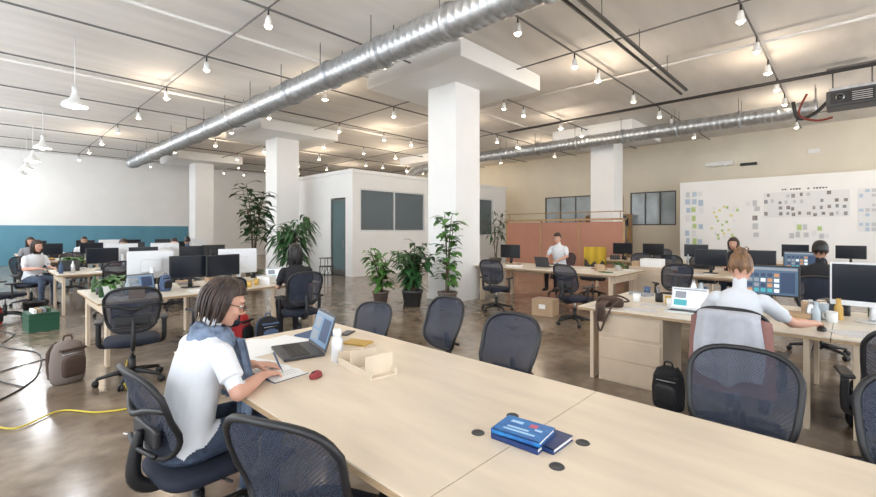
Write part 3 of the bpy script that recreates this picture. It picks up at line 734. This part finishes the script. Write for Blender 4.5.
# ---------------------------------------------------------------- people
def person(name,x,y,yawdeg,top,bottom,skin,hairm,style='short',lean=.1,hy=0,hp=.15,arms=None,longs=False,voxel=.012,dz=0,shoe=black,scarf=False,glasses=False,sc=1.0,wf=1.0):
    b=MB(); segs=[]
    def lab(p0,p1,r,m_): segs.append((V(p0),V(p1),r,m_))
    T=top
    hz=.455
    def Sp(h):
        hh=h-hz; a=lean*min(1,.45+hh*1.1)
        return V((hh*math.sin(a)-.015,0,hz+hh*math.cos(a)))
    def fr(h):
        d=(Sp(h+.01)-Sp(h-.01)).normalized(); return V((0,1,0)),d.cross(V((0,1,0)))*-1
    rows=[(.46,.13,.10),(.49,.175,.13),(.56,.178,.135),(.64,.155,.118),(.72,.15,.115),(.82,.162*wf,.122),(.91,.176*wf,.12),(.98,.182*wf,.105),(1.03,.145*wf,.082),(1.065,.075,.062)]
    secs=[]
    for h,a,bb_ in rows:
        l,f=fr(h); secs.append((Sp(h),l*a,f*bb_))
    b.loft(secs,T,n=28)
    lab(Sp(.47),Sp(.53),.15,bottom)
    for h in(.62,.72,.82,.92,1.0):
        for q in(-.06,.06): lab(Sp(h-.05)+V((0,q,0)),Sp(h+.05)+V((0,q,0)),.115,T)
    N0=Sp(1.05); d=(Sp(1.06)-Sp(1.04)).normalized(); N1=N0+d*.10+V((.012,0,.0))
    b.tube([N0-d*.05,N0+d*.02,N1+d*.03],[.058,.048,.046],skin,n=16); lab(N0+d*.025,N1,.052,skin)
    Rm=Matrix.Rotation(hy,3,'Z')@Matrix.Rotation(hp,3,'Y')
    f=Rm@V((1,0,0)); l=Rm@V((0,1,0)); u=Rm@V((0,0,1))
    C=N1+u*.085+f*.018
    R3=Matrix((f,l,u)).transposed()
    HM=Matrix.Translation(C)@R3.to_4x4()
    b.ball((-.008,0,.012),(.096,.074,.104),skin,24,16,M=HM)
    b.ball((.022,0,-.045),(.068,.058,.072),skin,20,12,M=HM)
    b.ball((.062,0,-.098),(.026,.028,.022),skin,12,8,M=HM)
    b.tube([(.083,0,.02),(.098,0,-.01),(.114,0,-.03),(.098,0,-.043)],[.009,.010,.013,.009],skin,n=10,M=HM)
    b.ball((.088,0,-.066),(.012,.024,.010),skin,12,8,M=HM)
    for s_ in(-1,1):
        b.ball((-.004,s_*.077,-.012),(.019,.009,.031),skin,12,8,M=HM)
        b.ball((.062,s_*.042,-.032),(.026,.022,.022),skin,12,8,M=HM)
    b.ball((.078,0,.028),(.018,.055,.012),skin,12,8,M=HM)
    lab(C+u*.03,C-u*.07+f*.02,.09,skin)
    for s_ in(-1,1):
        hip=V((.0,s_*.095,.535)); kn=V((.43,s_*.11,.515)); an=V((.40,s_*.115,.09)); toe=V((.55,s_*.125,.038))
        b.tube([hip,hip*.5+kn*.5+V((0,0,.01)),kn,kn*.72+an*.28+V((-.012,0,0)),kn*.3+an*.7,an],[.088,.080,.063,.058,.046,.042],bottom,n=16,sub=3)
        b.ball(kn,.06,bottom,14,10)
        lab(hip,kn,.08,bottom); lab(kn,an+V((0,0,.03)),.055,bottom)
        b.tube([an+V((0,0,-.0)),an+V((-.02,0,-.04)),toe+V((-.06,0,.006)),toe],[.036,.042,.040,.028],shoe,n=12,sub=3)
        lab(an+V((-.02,0,-.04)),toe,.05,shoe)
    arms=arms or {}
    for s_,key in((-1,'R'),(1,'L')):
        sh=Sp(.985)+V((0,s_*.172*wf,0))
        el,wr,hd=arms.get(key,((.12,s_*.23,.76),(.36,s_*.12,.775),(1,-s_*.2,-.05)))
        el=V(el); wr=V(wr)
        b.ball(sh+V((0,-s_*.005,-.005)),(.060,.055,.060),T,16,10)
        mid=sh*.35+el*.65
        b.tube([sh,sh*.6+el*.4,mid],[.060,.056,.057],T,n=16)
        b.tube([sh*.5+el*.5,el],[.042,.037],T if longs else skin,n=14); b.ball(el,.037,skin,12,8)
        b.tube([el,el*.65+wr*.35,wr],[.037,.038,.025],skin,n=14)
        lab(sh,mid,.06,T); lab(mid,el,.035,T if longs else skin); lab(el,wr,.035,T if longs else skin)
        d_=V(hd).normalized(); nrm=V((0,0,-1)); nrm=(nrm-d_*nrm.dot(d_)).normalized(); t=d_.cross(nrm)
        med=t if t.y*(-s_)>0 else -t
        pe_=wr+d_*.085
        b.loft([(wr-d_*.01,med*.024,nrm*.02),(wr+d_*.03,med*.034,nrm*.017),(wr+d_*.07,med*.041,nrm*.015),(pe_+d_*.004,med*.038,nrm*.012)],skin,n=16)
        lab(wr,pe_+d_*.06,.05,skin)
        cv=arms.get('curl'+key,.35)
        for i,(o_,L_) in enumerate(((.029,.072),(.010,.080),(-.010,.074),(-.029,.058))):
            p=pe_+med*o_-d_*.008; a=0; pts=[p]
            for q in range(3):
                a+=cv*(.7+.2*q); dirv=d_*math.cos(a)+nrm*math.sin(a)+med*o_*1.5; p=p+dirv.normalized()*L_*(.45,.32,.25)[q]; pts.append(p)
            b.tube(pts,[.0095,.009,.0083,.007],skin,n=8,sub=2)
        p=wr+d_*.025+med*.028; q=p+(d_*.6+med*.75+nrm*.15).normalized()*.04; r_=q+(d_*.95+med*.1+nrm*.25).normalized()*.032
        b.tube([wr+d_*.02+med*.012,p,q,r_],[.013,.0135,.011,.008],skin,n=8,sub=2)
    me=b.mesh('tmp'); o=bpy.data.objects.new('tmp',me); COL.objects.link(o)
    md=o.modifiers.new('r','REMESH'); md.mode='VOXEL'; md.voxel_size=voxel; md.use_smooth_shade=True
    m2=o.modifiers.new('s','SMOOTH'); m2.factor=.5; m2.iterations=2
    dg=bpy.context.evaluated_depsgraph_get(); ev=o.evaluated_get(dg); rm=bpy.data.meshes.new_from_object(ev)
    nV=len(rm.vertices); co=np.zeros(nV*3); rm.vertices.foreach_get('co',co); co=co.reshape(-1,3)
    faces=[tuple(p.vertices) for p in rm.polygons]
    cen=np.array([co[list(f_)].mean(axis=0) for f_ in faces])
    bpy.data.objects.remove(o)
    best=np.full(len(faces),1e9); idx=np.zeros(len(faces),int)
    for k,(p0,p1,r,m_) in enumerate(segs):
        a=np.array(p0); bv=np.array(p1)-a; L2=max(1e-9,(bv**2).sum())
        t=np.clip(((cen-a)@bv)/L2,0,1); ds=np.linalg.norm(cen-(a+t[:,None]*bv),axis=1)-r
        w=ds<best; best[w]=ds[w]; idx[w]=k
    o2=MB(); o2.v=[V(c) for c in co]
    o2.f=faces
    hm_i=np.array(HM.inverted()); loc=(np.c_[cen,np.ones(len(cen))]@hm_i.T)[:,:3]
    for i in range(len(faces)):
        m_=segs[idx[i]][3]
        if m_ is skin and loc[i,0]>.08 and -.075<loc[i,2]<-.058 and abs(loc[i,1])<.024: m_=lips
        o2.mi.append(o2.m(m_)); o2.sm.append(True)
    for s_ in(-1,1):
        o2.ball((.081,s_*.030,-.002),(.010,.014,.0085),eyew,12,8,M=HM); o2.ball((.0895,s_*.030,-.002),(.0035,.006,.006),eyed,10,6,M=HM)
        o2.tube([(.083,s_*.048,.020),(.092,s_*.032,.026),(.093,s_*.016,.022)],.0035,hairm,n=6,sub=3,M=HM)
    def hairfn(len_low,wide,backx=1.0,base=1.0,cut=.03,st0=-.05):
        def F(u_,v_):
            a=2*pi*v_; th=pi*u_; st=math.sin(th)**.8; ct=math.cos(th)
            x=math.cos(a); yv=math.sin(a)
            rz_=.116 if ct>0 else len_low
            z=.014+ct*rz_
            rx=.108*base*(backx if x<0 else 1); ry=.088*wide*base if ct<0 else .085*base*(1+(wide-1)*(1-ct))
            ridge=1+.022*math.sin(a*23+th*2)+.016*math.sin(a*41+th*5)
            X=-.012+rx*x*st*ridge; Yv=ry*yv*st*ridge
            if ct<0: z+=.012*math.sin(a*7)*(-ct)
            if x>st0 and z<.064:
                k=min(1,(x-st0)/.25)*min(1,(.064-z)/.03)
                X=X*(1-k)+min(X,cut)*k
            return V((X,Yv,z))
        return F
    if style=='bob': o2.sheet(hairfn(.128,1.16,cut=.022),40,110,hairm,M=HM)
    elif style=='long': o2.sheet(hairfn(.2,1.1,backx=1.05),30,72,hairm,M=HM)
    else:
        o2.sheet(hairfn(.075,.98,base=.97,cut=.0,st0=.12),28,72,hairm,M=HM)
        if style=='bun':
            o2.ball((-.055,0,.118),(.042,.045,.036),hairm,16,10,M=HM); o2.tube([(-.055+.03*math.cos(k*pi/6),.03*math.sin(k*pi/6),.102) for k in range(12)],.014,hairm,n=8,closed=True,M=HM)
            for kk in range(6): o2.tube([(-.055+.04*math.cos(kk),.04*math.sin(kk),.12),(-.06+.06*math.cos(kk),.055*math.sin(kk),.15),(-.06+.07*math.cos(kk+.5),.06*math.sin(kk+.5),.13)],.003,hairm,n=5,sub=3,M=HM)
    if style in('bob','long'):
        rr=random.Random(5)
        for kk in range(60):
            a=rr.uniform(.5,2*pi-.5); L_=(.128 if style=='bob' else .19)
            if math.cos(a)<.25:
                o2.tube([(-.012+.065*math.cos(a),.055*math.sin(a),.11),(-.012+.112*math.cos(a),.098*math.sin(a),.03),(-.012+.108*math.cos(a+.06),.100*math.sin(a+.06),-.05),(-.012+.085*math.cos(a+.1),.088*math.sin(a+.1),-L_*rr.uniform(.75,1.08))],[.003,.006,.006,.002],hairm,n=5,sub=4,M=HM)
    if glasses:
        for s_ in(-1,1):
            o2.tube([(.103,s_*.033+.021*math.cos(k*pi/8),-.004+.016*math.sin(k*pi/8)) for k in range(16)],.0022,black,n=6,closed=True,M=HM)
            o2.tube([(.103,s_*.054,.0),(.06,s_*.078,.0),(0,s_*.083,-.002)],.0022,black,n=6,M=HM)
        o2.tube([(.104,-.012,.0),(.107,0,.003),(.104,.012,.0)],.0022,black,n=6,M=HM)
    if scarf:
        c0=Sp(1.05)+V((.01,0,.0))
        for kk,(rr,zz,tr) in enumerate(((.080,.0,.026),(.092,-.028,.024),(.072,.024,.020))):
            o2.tube([c0+V((rr*math.cos(k*pi/10)*1.0+.012,rr*.95*math.sin(k*pi/10),zz+.012*math.sin(k*1.7+kk)-.03*math.cos(k*pi/10))) for k in range(20)],[tr*(1+.18*math.sin(k*2.1+kk)) for k in range(20)],scarfm,n=10,closed=True,sub=2)
        for s_,L_ in((-1,.40),(1,.34)):
            a0=c0+V((.09,s_*.06,-.03))
            def F(u_,v_,a0=a0,s_=s_,L_=L_):
                return a0+V((.03*math.sin(v_*2.5)+.014*math.sin(u_*16+v_*3)+.02,s_*.04*v_+(u_-.5)*.11,-L_*v_))
            o2.sheet(F,16,20,scarfm)
            def G(u_,v_,F=F): return F(u_,v_)+V((.008,0,0))
            o2.sheet(G,16,20,scarfm)
    ob=o2.obj(name,(x,y,dz),math.radians(yawdeg)); ob.scale=(sc,sc,sc)
    return ob
def loc2(px,py,pz,x,y,deg):
    a=math.radians(-deg); dx,dy=px-x,py-y
    return (dx*math.cos(a)-dy*math.sin(a),dx*math.sin(a)+dy*math.cos(a),pz)
wx,wy,wd=.70,2.40,8
arms={'R':(loc2(.85,2.12,.800,wx,wy,wd),loc2(1.03,2.25,.815,wx,wy,wd),(.95,.25,-.12)),'L':(loc2(.95,2.66,.805,wx,wy,wd),loc2(1.08,2.47,.812,wx,wy,wd),(.75,-.55,-.08)),'curlR':.7,'curlL':.25}
person('woman_writing',wx,wy,wd,c_white,denim,skinm,h_grey,'bob',lean=.22,hp=.40,hy=-.42,arms=arms,voxel=.0065,scarf=True,glasses=True,wf=.90,dz=-.03)
b=MB(); b.tube([(0,0,0),(-.03,-.012,.05),(-.07,-.03,.13)],[.001,.0045,.0045],c_blue,n=8); b.obj('pen',(1.165,2.295,.757))
chair(.76,2.39,4,CHHN).scale=(1,1,.93)
wx,wy=4.02,.63
arms={'R':(loc2(4.33,.33,.80,wx,wy,0),loc2(4.53,.20,.785,wx,wy,0),(1,-.1,-.1)),'L':(loc2(4.25,.92,.79,wx,wy,0),loc2(4.46,.82,.80,wx,wy,0),(1,-.3,-.1))}
person('woman_with_bun',wx,wy,0,c_shirt,denim,skinm,h_blond,'bun',lean=.12,hp=.25,arms=arms,voxel=.008,sc=1.0,dz=.03,wf=.86)
chair(3.98,.63,0,CHA)
b=MB()
def Fj(o_):
    def F(u_,v_):
        yv=(u_-.5)*.40
        if v_<.5:
            t=v_/.5; x=-.40-.03*math.sin(u_*17)*(1-t*.6)-o_; z=.50+t*.46
        elif v_<.6:
            t=(v_-.5)/.1; x=-.40-o_+t*(.115); z=.96+.012*math.sin(t*pi)+o_
        else:
            t=(v_-.6)/.4; x=-.285+o_*.5; z=.96-t*.2
        x+=.05*(2*u_-1)**2; z+=.03*math.sin(u_*7+1)*(1-min(1,v_*2))-.02*(2*u_-1)**4
        return V((x,yv*(1+.08*math.sin(v_*8)),z))
    return F
b.sheet(Fj(0),40,40,c_lg); b.sheet(Fj(.012),40,40,c_lg)
def Fp(o_):
    def F(u_,v_):
        return V((-.335-o_-.02*math.sin(u_*13)+.07*(2*u_-1)**2,(u_-.5)*.54*(1-.1*v_),.40+v_*.55-.04*(2*u_-1)**4*v_))
    return F
b.sheet(Fp(0),40,12,pink); b.sheet(Fp(.015),40,12,pink)
b.obj('draped_cardigan',(3.98,.63,0))
person('man_in_black_shirt',7.3,.28,0,c_black,denim,skin2,h_black,'short',lean=.0,hp=.1,dz=.06); chair(7.22,.28,0,CHN)
person('woman_facing_desk',9.45,5.0,180,c_white,c_black,skinm,h_dark,'short',lean=.1,hp=.3,voxel=.011,dz=.14,arms={'R':((.12,-.25,.80),(.34,-.12,.70),(1,.2,0)),'L':((.12,.25,.80),(.34,.12,.70),(1,-.2,0))}); chair(9.55,5.0,180,CHA,.0)
person('woman_in_black',3.05,5.60,80,c_black,c_black,skinm,h_black,'long',lean=.12,hp=.1); chair(3.04,5.52,80)
person('woman_at_far_desk',10.75,1.75,180,c_black,denim,skinm,h_dark,'long',lean=.1,dz=.05); chair(10.85,1.75,180)
person('man_in_maroon_shirt',2.3,12.35,-90,c_red,denim,skin2,h_black,'short',lean=.1); chair(2.3,12.4,-90)
person('man_in_dark_shirt',3.35,12.4,-90,c_red,denim,skinm,h_black,'short',lean=.15); chair(3.35,12.45,-90)
person('woman_in_white_shirt',.75,12.22,-60,c_white,denim,skinm,h_dark,'long',lean=.15); chair(.73,12.27,-60)
person('man_in_blue_shirt',4.3,14.4,90,c_blue,denim,skin2,h_black,'short'); chair(4.3,14.35,90)
person('woman_in_grey_shirt',1.0,17.1,-90,c_grey,denim,skinm,h_dark,'long'); chair(1.0,17.15,-90)
person('man_in_white_shirt',2.2,17.1,-90,c_white,denim,skin2,h_black,'short'); chair(2.2,17.15,-90)
b=MB()
def Fy(u_,v_): return V((-.37-.02*math.sin(u_*17)+.05*(2*u_-1)**2,(u_-.5)*.5,.5+v_*.64))
def Fy2(u_,v_): return Fy(u_,v_)+V((.12,0,0))
ym=mat('mustard_cloth',(.60,.40,.04),.9); b.sheet(Fy,30,10,ym); b.sheet(Fy2,30,10,ym); b.obj('mustard_jacket',(9.9,4.4,0),math.radians(190)); chair(9.9,4.4,190)

# ---------------------------------------------------------------- light / camera
w=bpy.data.worlds.new('World'); S.world=w; w.use_nodes=True
bg=w.node_tree.nodes['Background']; bg.inputs[0].default_value=(.88,.94,1,1); bg.inputs[1].default_value=6.0
cam=bpy.data.cameras.new('Camera'); co=bpy.data.objects.new('Camera',cam); COL.objects.link(co)
cam.sensor_width=36; cam.lens=435/876*36; cam.shift_y=-.0211; cam.clip_start=.05
co.location=(0,0,1.55); co.rotation_euler=(pi/2,0,math.radians(43.5-90))
S.camera=co
S.view_settings.view_transform='Standard'
S.view_settings.exposure=.05
